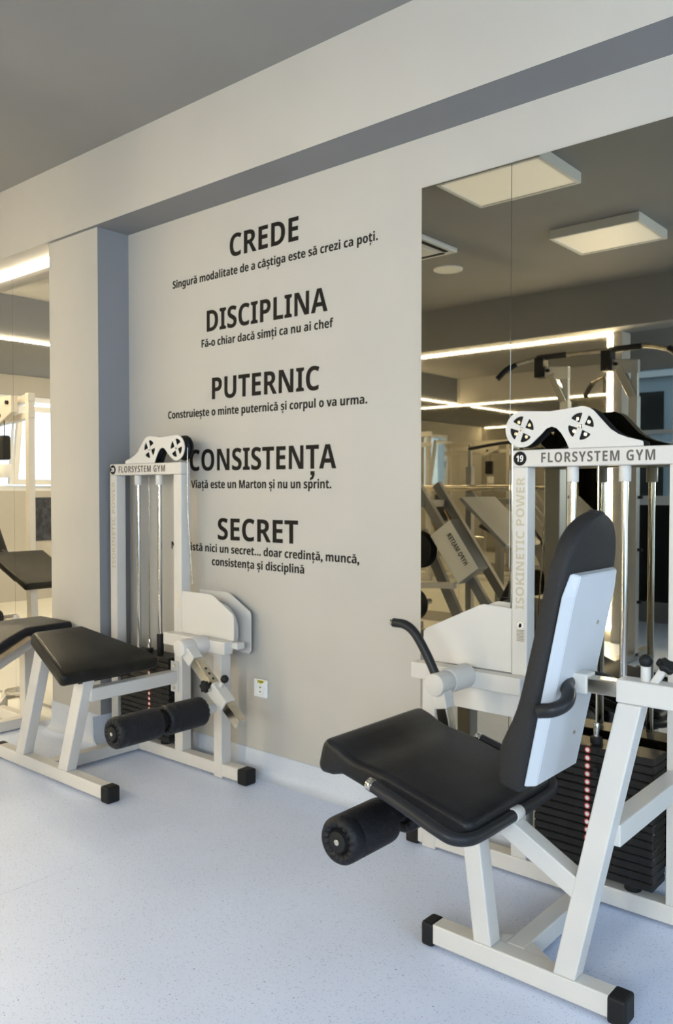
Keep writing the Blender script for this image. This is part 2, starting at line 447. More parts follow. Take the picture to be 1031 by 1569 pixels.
# coved skirting
def skirting(name, x0, x1, y, h=0.113):
    pts = [(y, 0), (y, h), (y - 0.005, h), (y - 0.007, h - 0.002), (y - 0.009, 0.045), (y - 0.014, 0.025), (y - 0.024, 0.010), (y - 0.040, 0.0015), (y - 0.05, 0.0)]
    return struct(name, prism(pts, x0, x1, axis='x'), BASEM, smooth=50)
skirting('baseboard_back', -3.706, XR, D)
skirting('baseboard_pillar', -4.166, -3.706, 2.463, 0.14)
pts = [(-3.706, 0), (-3.706, 0.14), (-3.701, 0.14), (-3.697, 0.045), (-3.690, 0.02), (-3.67, 0.002), (-3.66, 0)]
struct('baseboard_side', prism(pts, 2.413, D - 0.001), BASEM, smooth=50)

# mirrors
def mirror(name, loc, label, panes, mat):
    t = thing(name, loc, label, 'mirror')
    for bm in panes: obj('pane', bm, mat, t)
    return t
mirror('wall_mirror', (0.3, D, 0.118), 'large bronze tinted wall mirror to the right of the black lettering',
       [box(-1.832, -1.4505, D - 0.006, D - 0.0005, 0.118, 2.452, 0.0006, 1), tube((-1.449, D - 0.003, 1.285), (0.5, D - 0.003 - 0.0035, 1.285), 0.005, 2.334, bev=0), box(0.502, 2.45, D - 0.006, D - 0.0005, 0.118, 2.452)], MIRR)
mirror('wall_mirror', (-6.5, D, 0.02), 'clear wall mirror under the light strip to the left of the pillar',
       [box(-4.899, -4.17, D - 0.006, D - 0.0005, 0.02, 2.642, 0.0006, 1), tube((-4.901, D - 0.003, 1.331), (-6.3, D - 0.009, 1.331), 0.005, 2.622, bev=0), box(-9.1, -6.302, D - 0.006, D - 0.0005, 0.02, 2.642)], MIRL)
mirror('wall_mirror', (-6, -1.66, 0.1), 'tall mirror on the facing wall framed by light strips, seen in reflection',
       [box(-4.36, -2.90, -1.66 + 0.0005, -1.654, 0.1, 2.62), box(-6.4, -4.362, -1.66 + 0.0005, -1.6535, 0.1, 2.62), box(-9.1, -6.402, -1.66 + 0.0005, -1.654, 0.1, 2.62)], MIRL)
def led(bm, label):
    return tag(obj('led_strip', bm, LED), label, 'light strip')
led(box(-9.1, -4.172, D - 0.045, D - 0.012, ZB - 0.012, ZB - 0.001), 'bright light strip under the beam above the left mirror')
led(box(-9.1, -2.86, -1.652, -1.622, ZB - 0.018, ZB - 0.001), 'horizontal light strip above the facing mirror, seen in reflection')
led(box(-2.890, -2.846, -1.652, -1.628, 0.12, ZB - 0.016), 'upright light strip at the end of the facing mirror, seen in reflection')

led(box(-6.99, -6.962, -1.40, 2.42, ZB - 0.016, ZB - 0.001), 'light strip along the far cross beam, seen in the left mirror')
# ceiling fittings
def panel(x0, x1, y0, y1, label):
    t = thing('ceiling_light_panel', ((x0 + x1) / 2, (y0 + y1) / 2, ZC - 0.06), label, 'ceiling light')
    bm = box(x0, x1, y0, y0 + 0.02, ZC - 0.06, ZC - 0.001, 0.002); box(x0, x1, y1 - 0.02, y1, ZC - 0.06, ZC - 0.001, 0.002, bm=bm)
    box(x0, x0 + 0.02, y0 + 0.02, y1 - 0.02, ZC - 0.06, ZC - 0.001, bm=bm); box(x1 - 0.02, x1, y0 + 0.02, y1 - 0.02, ZC - 0.06, ZC - 0.001, bm=bm)
    obj('frame', bm, PANELW, t)
    obj('diffuser', box(x0 + 0.021, x1 - 0.021, y0 + 0.021, y1 - 0.021, ZC - 0.054, ZC - 0.045), PANELE, t)
panel(-2.575, -1.96, 0.96, 1.44, 'square ceiling light panel cut by the mirror top edge, seen in reflection')
panel(-2.555, -1.955, -0.36, 0.14, 'square ceiling light panel glowing softly at upper right, seen in reflection')
panel(-5.4, -4.8, -0.36, 0.14, 'square ceiling light panel far to the left above the neighbouring bench')
t = thing('ceiling_air_unit', (-3.5, 0.42, ZC - 0.035), 'white ceiling air conditioning cassette at the mirror edge, seen in reflection', 'air conditioner')
obj('cassette_panel', box(-3.85, -3.22, 0.19, 0.80, ZC - 0.035, ZC - 0.001, 0.008), PLASTIC, t)
obj('air_slot', box(-3.28, -3.25, 0.27, 0.72, ZC - 0.040, ZC - 0.034), DARK, t)
obj('air_slot', box(-3.78, -3.30, 0.235, 0.262, ZC - 0.040, ZC - 0.034), DARK, t)
obj('intake_grille', box(-3.74, -3.34, 0.31, 0.68, ZC - 0.042, ZC - 0.034, 0.004), PANELW, t)
t = thing('ceiling_speaker', (-3.58, -0.24, ZC - 0.012), 'round flush ceiling speaker beside the air unit, seen in reflection', 'speaker')
obj('rim', lathe((-3.58, -0.24, ZC - 0.001), (-3.58, -0.24, ZC - 0.02), [(0, 0.115), (0.010, 0.113), (0.012, 0.10), (0.008, 0.098)], 40), PLASTIC, t, 30)
obj('grille', cyl((-3.58, -0.24, ZC - 0.004), (-3.58, -0.24, ZC - 0.0105), 0.097, 40), PANELW, t, 30)

# ------------------------------------------------------------------ wall lettering
LINES = [  # text, left x, left z, right x, right z, cap height, heading?
    ('CREDE', -2.917, 2.388, -2.480, 2.383, 0.103, 1),
    ('Singură modalitate de a câștiga este să crezi ca poți.', -3.337, 2.307, -2.047, 2.299, 0.037, 0),
    ('DISCIPLINA', -3.081, 2.062, -2.313, 2.056, 0.100, 1),
    ('Fă-o chiar dacă simți ca nu ai chef', -3.120, 1.991, -2.281, 1.984, 0.037, 0),
    ('PUTERNIC', -3.045, 1.737, -2.360, 1.729, 0.102, 1),
    ('Construiește o minte puternică și corpul o va urma.', -3.379, 1.662, -2.100, 1.653, 0.037, 0),
    ('CONSISTENȚA', -3.212, 1.398, -2.265, 1.394, 0.102, 1),
    ('Viață este un Marton și nu un sprint.', -3.203, 1.313, -2.292, 1.310, 0.038, 0),
    ('SECRET', -3.007, 1.068, -2.484, 1.068, 0.102, 1),
    ('Nu există nici un secret... doar credință, muncă,', -3.356, 1.008, -2.141, 1.001, 0.037, 0),
    ('consistența și disciplină', -3.050, 0.943, -2.448, 0.940, 0.037, 0)]
HEAD = {'CREDE': 'topmost heading', 'DISCIPLINA': 'second heading', 'PUTERNIC': 'third heading', 'CONSISTENȚA': 'fourth heading, partly behind the pulleys', 'SECRET': 'lowest heading'}
SUB = ['under CREDE', 'under DISCIPLINA', 'under PUTERNIC', 'under CONSISTENȚA', 'directly under SECRET', 'lowest of all lines']
si = 0
for s, xl, zl, xr, zr, cap, hd in LINES:
    wd = math.hypot(xr - xl, zr - zl); ang = math.atan2(zr - zl, xr - xl)
    M = Matrix.Translation((xl, D - 0.0008, zl)) @ Matrix.Rotation(-ang, 4, 'Y') @ Matrix.Rotation(PI / 2, 4, 'X')
    if hd:
        t = thing('wall_lettering', (xl, D, zl), 'big black word %s on the wall, %s' % (s, HEAD[s]), 'lettering', 'black headings on the wall')
        for ch, b in text_bm(s, 0.0, wd, cap, 0.0014): obj('letter', xform(b, M), LETTER, t)
    else:
        t = thing('wall_lettering', (xl, D, zl), 'small black line of writing on the wall, %s' % SUB[si], 'lettering', 'small black lines on the wall'); si += 1
        gl = text_bm(s, 0.0, wd, cap, 0.0014); i = 0
        for word in s.split(' '):
            wb = None
            for ch, b in gl[i:i + len(word)]: wb = merge(wb, b)
            i += len(word); obj('word', xform(wb, M), LETTER, t)

# socket
t = thing('wall_socket', (-2.71, D, 0.36), 'white wall socket with a yellow voltage sticker above the skirting', 'socket')
obj('plate', box(-2.752, -2.668, D - 0.012, D - 0.0005, 0.360, 0.442, 0.004), PLASTIC, t)
obj('well', lathe((-2.71, D - 0.0115, 0.396), (-2.71, D - 0.02, 0.396), [(0, 0.026), (0.003, 0.026), (0.003, 0.022), (0.0008, 0.020)], 32), PANELW, t, 30)
obj('pin_hole', cyl((-2.71, D - 0.0120, 0.406), (-2.71, D - 0.0132, 0.406), 0.0035, 12), DARK, t)
obj('pin_hole', cyl((-2.71, D - 0.0120, 0.386), (-2.71, D - 0.0132, 0.386), 0.0035, 12), DARK, t)
st = obj('voltage_sticker', prism([(-2.735, 0.4385), (-2.677, 0.4385), (-2.706, 0.4195)], D - 0.0128, D - 0.0121), YELL, t)
obj('print', xform(text_one('220V', 0.0, 0.040, 0.011, 0.0006), Matrix.Translation((-2.728, D - 0.0131, 0.4265)) @ Matrix.Rotation(PI / 2, 4, 'X')), LETTER, st)

# ------------------------------------------------------------------ shared machine parts
FY = 2.500            # front plane of both towers
TW = 0.0565           # tube
def cap(p0, p1, t, parent, h=0.064, wd=0.064, up=(0, 0, 1)):
    obj('rubber_foot', tube(p0, p1, wd, h, up, 0.008, 2), RUBBER, parent)
def petals(cx_, cz_, rot, r0=0.012, r1=0.043, half=30):
    out = []
    for q in range(4):
        a0 = math.radians(rot + 90 * q); lp = [(cx_ + r0 * math.cos(a0), cz_ + r0 * math.sin(a0))]
        for k in range(-5, 6):
            a = a0 + math.radians(half) * k / 5; rr = r1 if abs(k) < 5 else r1 * 0.95
            lp.append((cx_ + rr * math.cos(a), cz_ + rr * math.sin(a)))
        out.append(lp)
    return out
def roller(parent, x, z, y0, y1, R):
    L = y1 - y0
    prof = [(0.006, 0.0001), (0.006, R * 0.42), (0.003, R * 0.46), (0.012, R * 0.52), (0.002, R * 0.62), (0.000, R * 0.76), (0.004, R * 0.90), (0.012, R * 0.985), (0.022, R), (0.044, R * 1.005), (0.046, R * 0.985), (0.048, R * 1.0),
            (L - 0.048, R * 1.0), (L - 0.022, R), (L - 0.012, R * 0.985), (L - 0.004, R * 0.9), (L, R * 0.76), (L - 0.002, R * 0.62), (L - 0.012, R * 0.52), (L - 0.006, R * 0.42), (L - 0.006, 0.0001)]
    def wob(k, i):
        if k in (3, 4, 5): return 0.0050 * (1 if i % 4 < 2 else -0.3) * (0.35 if k == 5 else 1)
        if k in (15, 16, 17): return -0.0050 * (1 if i % 4 < 2 else -0.3) * (0.35 if k == 15 else 1)
        return 0
    o = obj('roller_pad', lathe((x, y0, z), (x, y1, z), prof, 64, wob=wob), FOAM, parent, 50)
    obj('end_disc', cyl((x, y0 - 0.001, z), (x, y0 + 0.008, z), R * 0.44, 32, 0.002), RUBBER, o, 30)
    obj('bolt', cyl((x, y0 - 0.003, z), (x, y0 + 0.002, z), R * 0.13, 16, 0.001), CHROME, o, 30)
    return o
def knob(parent, c, axis, R=0.022):
    ax = V(axis).normalized(); s, u = frame_of(ax); c = V(c); lp = []
    for k in range(42):
        a = 2 * PI * k / 42; r = R * (1 + 0.16 * math.cos(6 * a)); lp.append((r * math.cos(a), r * math.sin(a)))
    b = curve_plate([lp], 0.018); bmesh.ops.bevel(b, geom=[e for e in b.edges if len(e.link_faces) == 2 and e.calc_face_angle(0) > 0.8], offset=0.003, segments=2, affect='EDGES')
    M = Matrix.Translation(c) @ Matrix((s, u, ax)).transposed().to_4x4()
    return obj('star_knob', xform(b, M), RUBBER, parent)

def tower(t, x0, sgn, number, shape):
    """weight tower; x0 = outer edge at the cam side, sgn = direction away from the cam side"""
    X = lambda u: x0 + sgn * u
    W = 0.571
    def bx(u0, u1, *r, **k):
        a, b_ = sorted((X(u0), X(u1))); return box(a, b_, *r, **k)
    ZT = 1.435
    obj('upright_post', bx(0, TW, FY, FY + TW, 0.066, ZT - TW, bev=0.004), WHITE, t)
    obj('upright_post', bx(W - TW, W, FY, FY + TW, 0.066, ZT - TW, bev=0.004), WHITE, t)
    top = obj('top_bar', bx(0, W, FY, FY + TW, ZT - TW, ZT, bev=0.004), WHITE, t)
    # brand lettering, number roundel, faded upright lettering, all on the front face
    R = Matrix.Rotation(PI / 2, 4, 'X')
    xl = min(X(0), X(W))
    gl = text_bm('FLORSYSTEM GYM', 0.0, 0.368 if sgn > 0 else 0.375, 0.032, 0.0008, track=0.07)
    Mb = Matrix.Translation((xl + (0.105 if sgn > 0 else 0.078), FY - 0.0007, ZT - 0.043)) @ R
    for q0, q1 in ((0, 10), (10, 13)):
        wb = None
        for ch, b in gl[q0:q1]: wb = merge(wb, b)
        obj('brand_lettering', xform(wb, Mb), BROWNL, top)
    xr_ = xl + TW / 2
    ron = obj('number_roundel', cyl((xr_, FY - 0.0012, ZT - 0.028), (xr_, FY + 0.0005, ZT - 0.028), 0.0235, 32), LETTER, top)
    obj('number', xform(text_one(number, 0.0, 0.025, 0.021, 0.0008), Matrix.Translation((xr_ - 0.0125, FY - 0.0017, ZT - 0.0385)) @ R), STW, ron)
    posts = [o for o in t.children if o.name.startswith('upright_post')]
    pl = min(posts, key=lambda o: world_loc(o).x)
    obj('faded_lettering', xform(text_one('ISOKINETIC POWER', 0.0, 0.44, 0.030, 0.0006), Matrix.Translation((xr_ + 0.017, FY - 0.0005, 0.905)) @ R @ Matrix.Rotation(PI / 2, 4, 'Z')), FADED, pl)
    # guide rods, collars, cable, stack
    xc = X(W / 2)
    for k in (-1, 1):
        obj('guide_rod', cyl((xc + k * 0.085, 2.53, 0.50), (xc + k * 0.085, 2.53, ZT - TW), 0.0115, 20), CHROME, t, 30)
        obj('rod_collar', cyl((xc + k * 0.085, 2.53, ZT - TW - 0.05), (xc + k * 0.085, 2.53, ZT - TW), 0.0185, 20, 0.002), WHITE, t, 30)
    obj('cable', cyl((xc, 2.53, 0.56), (xc, 2.53, ZT - TW), 0.0028, 8), STEEL, t, 30)
    obj('cable_fitting', cyl((xc, 2.53, 0.50), (xc, 2.53, 0.565), 0.0095, 16, 0.002), CHROME, t, 30)
    obj('selector_collar', cyl((xc, 2.53, 0.499), (xc, 2.53, 0.52), 0.019, 20, 0.002), RUBBER, t, 30)
    if sgn < 0:
        obj('rod_sleeve', cyl((xc + 0.085, 2.53, 0.499), (xc + 0.085, 2.53, 0.60), 0.017, 20, 0.002), RUBBER, t, 30)
    N = 16; me_p = me_s = me_h = None
    for k in range(N):
        z0 = 0.092 + k * 0.0254
        pa = box(xc - 0.195, xc + 0.195, 2.492, 2.600, z0, z0 + 0.0235, 0.003, 1)
        p = obj('weight_plate', pa, STEELB, t)
        if me_p: p.data = me_p
        else: me_p = p.data
        sx_ = xc - 0.012 if sgn > 0 else xc + 0.045
        if k > 0 or True:
            s_ = obj('number_sticker', cyl((sx_, 2.4912, z0 + 0.0118), (sx_, 2.4925, z0 + 0.0118), 0.0098, 16), RED, p)
            if me_s: s_.data = me_s
            else: me_s = s_.data
            c_ = obj('sticker_centre', cyl((sx_, 2.4906, z0 + 0.0118), (sx_, 2.4913, z0 + 0.0118), 0.0062, 12), STW, p)
            h_ = obj('pin_hole', cyl((sx_ + 0.032, 2.4912, z0 + 0.0118), (sx_ + 0.032, 2.4925, z0 + 0.0118), 0.0052, 12), DARK, p)
    obj('selector_pin', cyl((sx_ + 0.032, 2.468, 0.092 + 13 * 0.0254 + 0.012), (sx_ + 0.032, 2.495, 0.092 + 13 * 0.0254 + 0.012), 0.009, 16, 0.002), RUBBER, t, 30)
    for k in (-1, 1):
        obj('bumper', cyl((xc + k * 0.12, 2.535, 0.066), (xc + k * 0.12, 2.535, 0.0918), 0.026, 20, 0.003), RUBBER, t, 30)
    # pulley housing: two shaped plates with spoke windows, pulleys between
    cz = 0.068; A, B = 0.034, 0.239
    def pt(u, z): return (u, z)
    lp = []
    for d in range(-50, -271, -11): lp.append((A + 0.060 * math.cos(math.radians(d)), cz + 0.060 * math.sin(math.radians(d))))
    lp += [(A + 0.05, cz + 0.0565), (A + 0.10, cz + 0.0535), (A + 0.15, cz + 0.057)]
    for d in range(100, 34, -11): lp.append((B + 0.063 * math.cos(math.radians(d)), cz + 0.063 * math.sin(math.radians(d))))
    lp += [(B + 0.075, cz + 0.010), (B + 0.095, cz - 0.012), (B + 0.12, cz - 0.029), (B + 0.15, cz - 0.041), (B + 0.185, cz - 0.050), (B + 0.196, cz - 0.054), (B + 0.198, 0.0), (B - 0.038, 0.0),
           (B - 0.052, cz - 0.040), (B - 0.066, cz - 0.018), (B - 0.082, cz - 0.002), (B - 0.100, cz + 0.004), (B - 0.118, cz - 0.002), (B - 0.134, cz - 0.018)]
    def place(bm, y):
        M = Matrix(((sgn, 0, 0, x0), (0, 0, 1, y), (0, 1, 0, ZT + 0.0005), (0, 0, 0, 1)))
        xform(bm, M); bmesh.ops.recalc_face_normals(bm, faces=bm.faces[:]); return bm
    hs = petals(A, cz, 22) + petals(B, cz, 22)
    obj('pulley_cover', place(curve_plate([lp] + hs, 0.005), FY + 0.0025), COVER, t)
    obj('pulley_cover', place(curve_plate([lp] + [list(h) for h in hs], 0.005), FY + TW - 0.0025), DARK, t)
    for u in (A, B):
        pr = [(0, 0.010), (0, 0.050), (0.006, 0.053), (0.010, 0.050), (0.018, 0.046), (0.026, 0.050), (0.030, 0.053), (0.036, 0.050), (0.036, 0.010)]
        p = obj('pulley', lathe((X(u), FY + 0.010, ZT + cz), (X(u), FY + 0.046, ZT + cz), pr, 36), RUBBER, t, 30)
        obj('axle', cyl((X(u), FY - 0.003, ZT + cz), (X(u), FY + TW + 0.003, ZT + cz), 0.0075, 16, 0.001), CHROME, p, 30)
        for q in range(4):
            a = q * PI / 2 + 0.5
            obj('hub_rivet', cyl((X(u) + 0.028 * math.cos(a), FY + 0.006, ZT + cz + 0.028 * math.sin(a)), (X(u) + 0.028 * math.cos(a), FY + 0.0105, ZT + cz + 0.028 * math.sin(a)), 0.006, 12), STEEL, p, 30)
    ux = A - 0.049
    zc = 0.86
    obj('cable', sweep([(X(ux), FY + 0.028, ZT + cz), (X(ux), FY + 0.028, 1.2), (X(ux) - sgn * 0.012, FY + 0.045, zc)], 0.0026, 8, 4), STEEL, t, 30)

# ------------------------------------------------------------------ leg curl machine (number 20, left)
t = thing('leg_curl_machine', (-3.38, 2.2, 0), 'cream leg curl machine number 20 with a sloping black pad, on the left', 'gym machine')
tower(t, -3.095, -1, '20', 'L')
B0, B1 = 0.010, 0.0665
obj('base_bar', box(-3.74, -2.705, FY, FY + TW, B0, B1, 0.004), WHITE, t)
cap((-2.712, FY + TW / 2, 0.034), (-2.655, FY + TW / 2, 0.034), None, t, 0.068, 0.066)
cap((-3.775, FY + TW / 2, 0.034), (-3.735, FY + TW / 2, 0.034), None, t, 0.068, 0.066)
obj('side_post', box(-2.868, -2.814, FY - 0.003, FY + TW - 0.001, 0.001, 0.578, 0.004), WHITE, t)
obj('support_bar', box(-3.163, -2.735, FY - 0.056, FY - 0.0035, 0.578, 0.634, 0.004), WHITE, t)
obj('stop_bar', box(-2.736, -2.700, FY - 0.01, FY + 0.035, 0.600, 0.628, 0.003), WHITE, t)
pts = [(-3.150, 0.50), (-2.735, 0.545), (-2.735, 0.735), (-2.742, 0.752), (-2.873, 0.823), (-2.893, 0.829), (-3.15, 0.829)]
obj('cam_cover', prism([(-3.094, 0.632), (-2.736, 0.632)] + pts[2:6] + [(-3.094, 0.829)], FY + 0.002, FY + 0.006, 0.001, 1), COVER, t)
obj('cam_cover', prism([(-3.09, 0.56), (-2.75, 0.56), (-2.735, 0.575)] + pts[2:6] + [(-3.09, 0.829)], 2.606, 2.610, 0.001, 1), COVER, t)
obj('cam_disc', cyl((-2.90, FY + 0.035, 0.66), (-2.90, FY + 0.07, 0.66), 0.125, 40, 0.004), WHITE, t, 30)
obj('instruction_sticker', box(-3.14, -3.106, FY - 0.0012, FY - 0.0002, 0.745, 0.825), STICK, t)
# pivot hub and swinging arm
hub = obj('pivot_hub', cyl((-2.868, 2.300, 0.612), (-2.868, 2.372, 0.612), 0.037, 32, 0.003), WHITE, t, 30)
obj('pivot_housing', cyl((-2.868, 2.374, 0.612), (-2.868, FY - 0.05, 0.612), 0.040, 32, 0.003), WHITE, t, 30)
a0, a1 = V((-2.868, 2.340, 0.612)), V((-2.515, 2.340, 0.338))
ad = (a1 - a0).normalized(); an = V((ad.z, 0, -ad.x))
obj('arm_socket', tube(a0, a0 + ad * 0.085, 0.052, 0.056, an), WHITE, t)
arm = obj('steel_arm', tube(a0 + ad * 0.08, a1, 0.042, 0.046, an, 0.003), STEEL, t)
for k in range(3): obj('setting_hole', cyl(a0 + ad * (0.15 + 0.03 * k) - an * 0.024 * (-1 if an.z > 0 else 1), a0 + ad * (0.15 + 0.03 * k) - an * 0.0225 * (-1 if an.z > 0 else 1), 0.006, 12), DARK, arm)
slv = obj('sliding_sleeve', tube(a0 + ad * 0.235, a0 + ad * 0.345, 0.056, 0.060, an), WHITE, t)
knob(t, a0 + ad * 0.225 + V((0, -0.045, 0.0)), (0, -1, 0), 0.024)
obj('knob_stem', cyl(a0 + ad * 0.245 + V((0, -0.045, 0)), a0 + ad * 0.245 + V((0, -0.02, 0)), 0.009, 12), CHROME, t, 30)
upn = an if an.z > 0 else -an
obj('pin_stem', cyl(a0 + ad * 0.262 + upn * 0.028, a0 + ad * 0.262 + upn * 0.062, 0.009, 14), WHITE, t, 30)
obj('pin_ball', lathe(a0 + ad * 0.262 + upn * 0.058, a0 + ad * 0.262 + upn * 0.1, [(0, 0.008), (0.004, 0.014), (0.012, 0.0175), (0.022, 0.0165), (0.030, 0.010), (0.033, 0.001)], 20), RUBBER, t, 60)
RX, RZ = -2.668, 0.383
obj('roller_axle', cyl((RX, 1.84, RZ), (RX, 2.325, RZ), 0.022, 20), WHITE, t, 30)
roller(t, RX, RZ, 1.820, 2.035, 0.0605)
roller(t, RX, RZ, 2.060, 2.262, 0.0605)
obj('axle_core', cyl((RX, 2.03, RZ), (RX, 2.065, RZ), 0.036, 20), RUBBER, t, 30)
# bench: foot bar, two leaning legs, rail, cross bar, pad
F0, F1 = 1.985, 2.038
obj('foot_bar', box(-3.86, -2.985, F0, F1, B0, B1, 0.004), WHITE, t)
cap((-2.99, (F0 + F1) / 2, 0.034), (-2.935, (F0 + F1) / 2, 0.034), None, t, 0.068, 0.062)
cap((-3.905, (F0 + F1) / 2, 0.034), (-3.855, (F0 + F1) / 2, 0.034), None, t, 0.068, 0.062)
obj('leg', tube((-3.655, (F0 + F1) / 2 + 0.0, 0.066), (-3.468, (F0 + F1) / 2, 0.585), F1 - F0 - 0.001, 0.068, (1, 0, 0), cut='z'), WHITE, t)
obj('leg', tube((-3.290, (F0 + F1) / 2 + 0.0, 0.066), (-3.135, (F0 + F1) / 2, 0.515), F1 - F0 - 0.001, 0.068, (1, 0, 0), cut='z'), WHITE, t)
obj('floor_rail', box(-3.488, -3.433, F1, FY, B0, B1, 0.004), WHITE, t)
obj('cross_bar', box(-3.176, -3.122, F1 - 0.01, FY - 0.006, 0.388, 0.446, 0.004), WHITE, t)
br = obj('bolt_bracket', box(-3.170, -3.118, FY - 0.0065, FY - 0.0005, 0.344, 0.490, 0.002), WHITE, t)
for z in (0.364, 0.470): obj('bolt', cyl((-3.144, FY - 0.010, z), (-3.144, FY - 0.006, z), 0.009, 6), CHROME, br)
# pad
pa, pb = V((-3.475, 0, 0.640)), V((-3.105, 0, 0.535)); pd = (pb - pa).normalized(); pn = V((-pd.z, 0, pd.x))
st = []
for k in range(9):
    f = k / 8; c = pa.lerp(pb, f); yn = 1.955 - 0.085 * f; yf = 2.225 + 0.145 * f; ymid = 2.1
    c = V((c.x, ymid, c.z)); drop = -0.012 * max(0, (f - 0.75) / 0.25) ** 2
    st.append((c, ymid - yn, yf - ymid, -0.052, 0.018 + drop))
pad = obj('bench_pad', loft(st, 0.020, (0, 1, 0), pn, 0.022), VINYLW, t, 60)
obj('pad_seam', sweep([(pa + pd * s + pn * 0.012 + V((0, 1.9545 - 0.085 * s / (pb - pa).length, 0))) for s in (0.0, 0.1, 0.2, 0.3, 0.38)], 0.0022, 6, 3), SIDEV, pad, 60)
obj('pad_board', prism([(-3.47, 0.588), (-3.12, 0.488), (-3.12, 0.476), (-3.47, 0.576)], 1.965, 2.23, 0.002, 1), DARK, t)

# ------------------------------------------------------------------ leg extension machine (number 19, right)
t = thing('leg_extension_machine', (-1.08, 2.2, 0), 'cream leg extension machine number 19 with black seat and tall backrest, on the right', 'gym machine')
tower(t, -1.362, 1, '19', 'R')
obj('base_bar', box(-1.745, -0.70, FY, FY + TW, B0, B1, 0.004), WHITE, t)
cap((-1.795, FY + TW / 2, 0.034), (-1.740, FY + TW / 2, 0.034), None, t, 0.068, 0.066)
cap((-0.705, FY + TW / 2, 0.034), (-0.65, FY + TW / 2, 0.034), None, t, 0.068, 0.066)
obj('side_post', box(-1.722, -1.665, FY - 0.003, FY + TW - 0.001, 0.001, 0.628, 0.004), WHITE, t)
obj('support_bar', box(-1.735, -1.300, FY - 0.056, FY - 0.0035, 0.628, 0.686, 0.004), WHITE, t)
up_ = [(-1.363, 0.905), (-1.470, 0.910), (-1.485, 0.906), (-1.708, 0.802), (-1.720, 0.790)]
obj('cam_cover', prism(up_ + [(-1.720, 0.687), (-1.363, 0.687)], FY + 0.002, FY + 0.006, 0.001, 1), COVER, t)
obj('cam_cover', prism(up_ + [(-1.720, 0.60), (-1.66, 0.545), (-1.363, 0.545)], 2.606, 2.610, 0.001, 1), COVER, t)
obj('cam_cover', prism([(-1.62, 0.627), (-1.62, 0.575), (-1.58, 0.54), (-1.31, 0.54), (-1.31, 0.627)], FY - 0.006, FY - 0.002, 0.001, 1), COVER, t)
obj('cam_disc', cyl((-1.52, FY + 0.035, 0.70), (-1.52, FY + 0.07, 0.70), 0.125, 40, 0.004), WHITE, t, 30)
stk = obj('warning_sticker', box(-1.345, -1.312, FY - 0.0012, FY - 0.0002, 0.795, 0.868), STICK, t)
obj('hand_disc', cyl((-1.3285, FY - 0.0018, 0.852), (-1.3285, FY - 0.0010, 0.852), 0.0105, 24), STW, stk)
obj('hand_symbol', prism([(-1.335, 0.846), (-1.331, 0.844), (-1.325, 0.846), (-1.3235, 0.852), (-1.325, 0.858), (-1.331, 0.859), (-1.333, 0.855), (-1.3345, 0.851)], FY - 0.0024, FY - 0.0017), LETTER, stk)
for k in range(8): obj('print_line', box(-1.342, -1.316 + 0.003 * (k % 2), FY - 0.0018, FY - 0.0011, 0.799 + k * 0.005, 0.8008 + k * 0.005), BROWNL, stk)
# hub, handle, arm, rollers
HX, HZ = -1.507, 0.668
obj('pivot_hub', cyl((HX, 2.252, HZ), (HX, 2.328, HZ), 0.037, 32, 0.003), WHITE, t, 30)
obj('pivot_housing', cyl((HX, 2.330, HZ), (HX, FY - 0.05, HZ), 0.041, 32, 0.003), WHITE, t, 30)
h_ = obj('lever_grip', sweep([(HX - 0.018, 2.288, HZ + 0.028), (HX - 0.055, 2.286, HZ + 0.095), (HX - 0.098, 2.284, HZ + 0.155), (HX - 0.135, 2.280, HZ + 0.180), (HX - 0.180, 2.274, HZ + 0.184)], 0.0155, 16), GRIP, t, 60)
obj('grip_end', cyl((HX - 0.190, 2.273, HZ + 0.1835), (HX - 0.179, 2.274, HZ + 0.184), 0.011, 16, 0.001), STEEL, h_, 30)
b0, b1 = V((HX, 2.290, HZ)), V((-1.445, 2.290, 0.355)); bd = (b1 - b0).normalized(); bn = V((bd.z, 0, -bd.x))
obj('arm_socket', tube(b0, b0 + bd * 0.080, 0.052, 0.052, bn), WHITE, t)
obj('steel_arm', tube(b0 + bd * 0.075, b1 + bd * 0.10, 0.040, 0.042, bn, 0.003), STEEL, t)
RX, RZ = -1.450, 0.347
obj('arm_sleeve', tube(b0 + bd * 0.27, b0 + bd * 0.37, 0.054, 0.056, bn), WHITE, t)
obj('roller_axle', cyl((RX, 1.71, RZ), (RX, 2.28, RZ), 0.020, 20), RUBBER, t, 30)
roller(t, RX, RZ, 1.700, 1.915, 0.066)
roller(t, RX, RZ, 1.985, 2.20, 0.066)
# frame
F0, F1 = 1.955, 2.010; FM = (F0 + F1) / 2
obj('foot_bar', box(-1.312, -0.795, F0, F1, B0, B1, 0.004), WHITE, t)
cap((-1.348, FM, 0.034), (-1.308, FM, 0.034), None, t, 0.068, 0.064)
cap((-0.80, FM, 0.034), (-0.752, FM, 0.034), None, t, 0.068, 0.064)
obj('leg', tube((-1.150, FM, 0.0665), (-1.203, FM, 0.455), F1 - F0 - 0.001, 0.054, (1, 0, 0), cut='z'), WHITE, t)
obj('leg', tube((-0.914, FM, 0.0665), (-0.752, FM, 0.7895), F1 - F0 - 0.001, 0.058, (1, 0, 0), cut='z'), WHITE, t)
obj('back_bar', box(-0.785, -0.42, F0 + 0.0005, F1 - 0.0005, 0.790, 0.8465, 0.004), WHITE, t)
obj('diagonal_brace', tube((-1.115, FM, 0.425), (-0.868, FM, 0.292), F1 - F0 - 0.003, 0.054, (0, 0, 1)), WHITE, t)
obj('floor_rail', box(-1.108, -1.053, F1, FY, B0, B1, 0.004), WHITE, t)
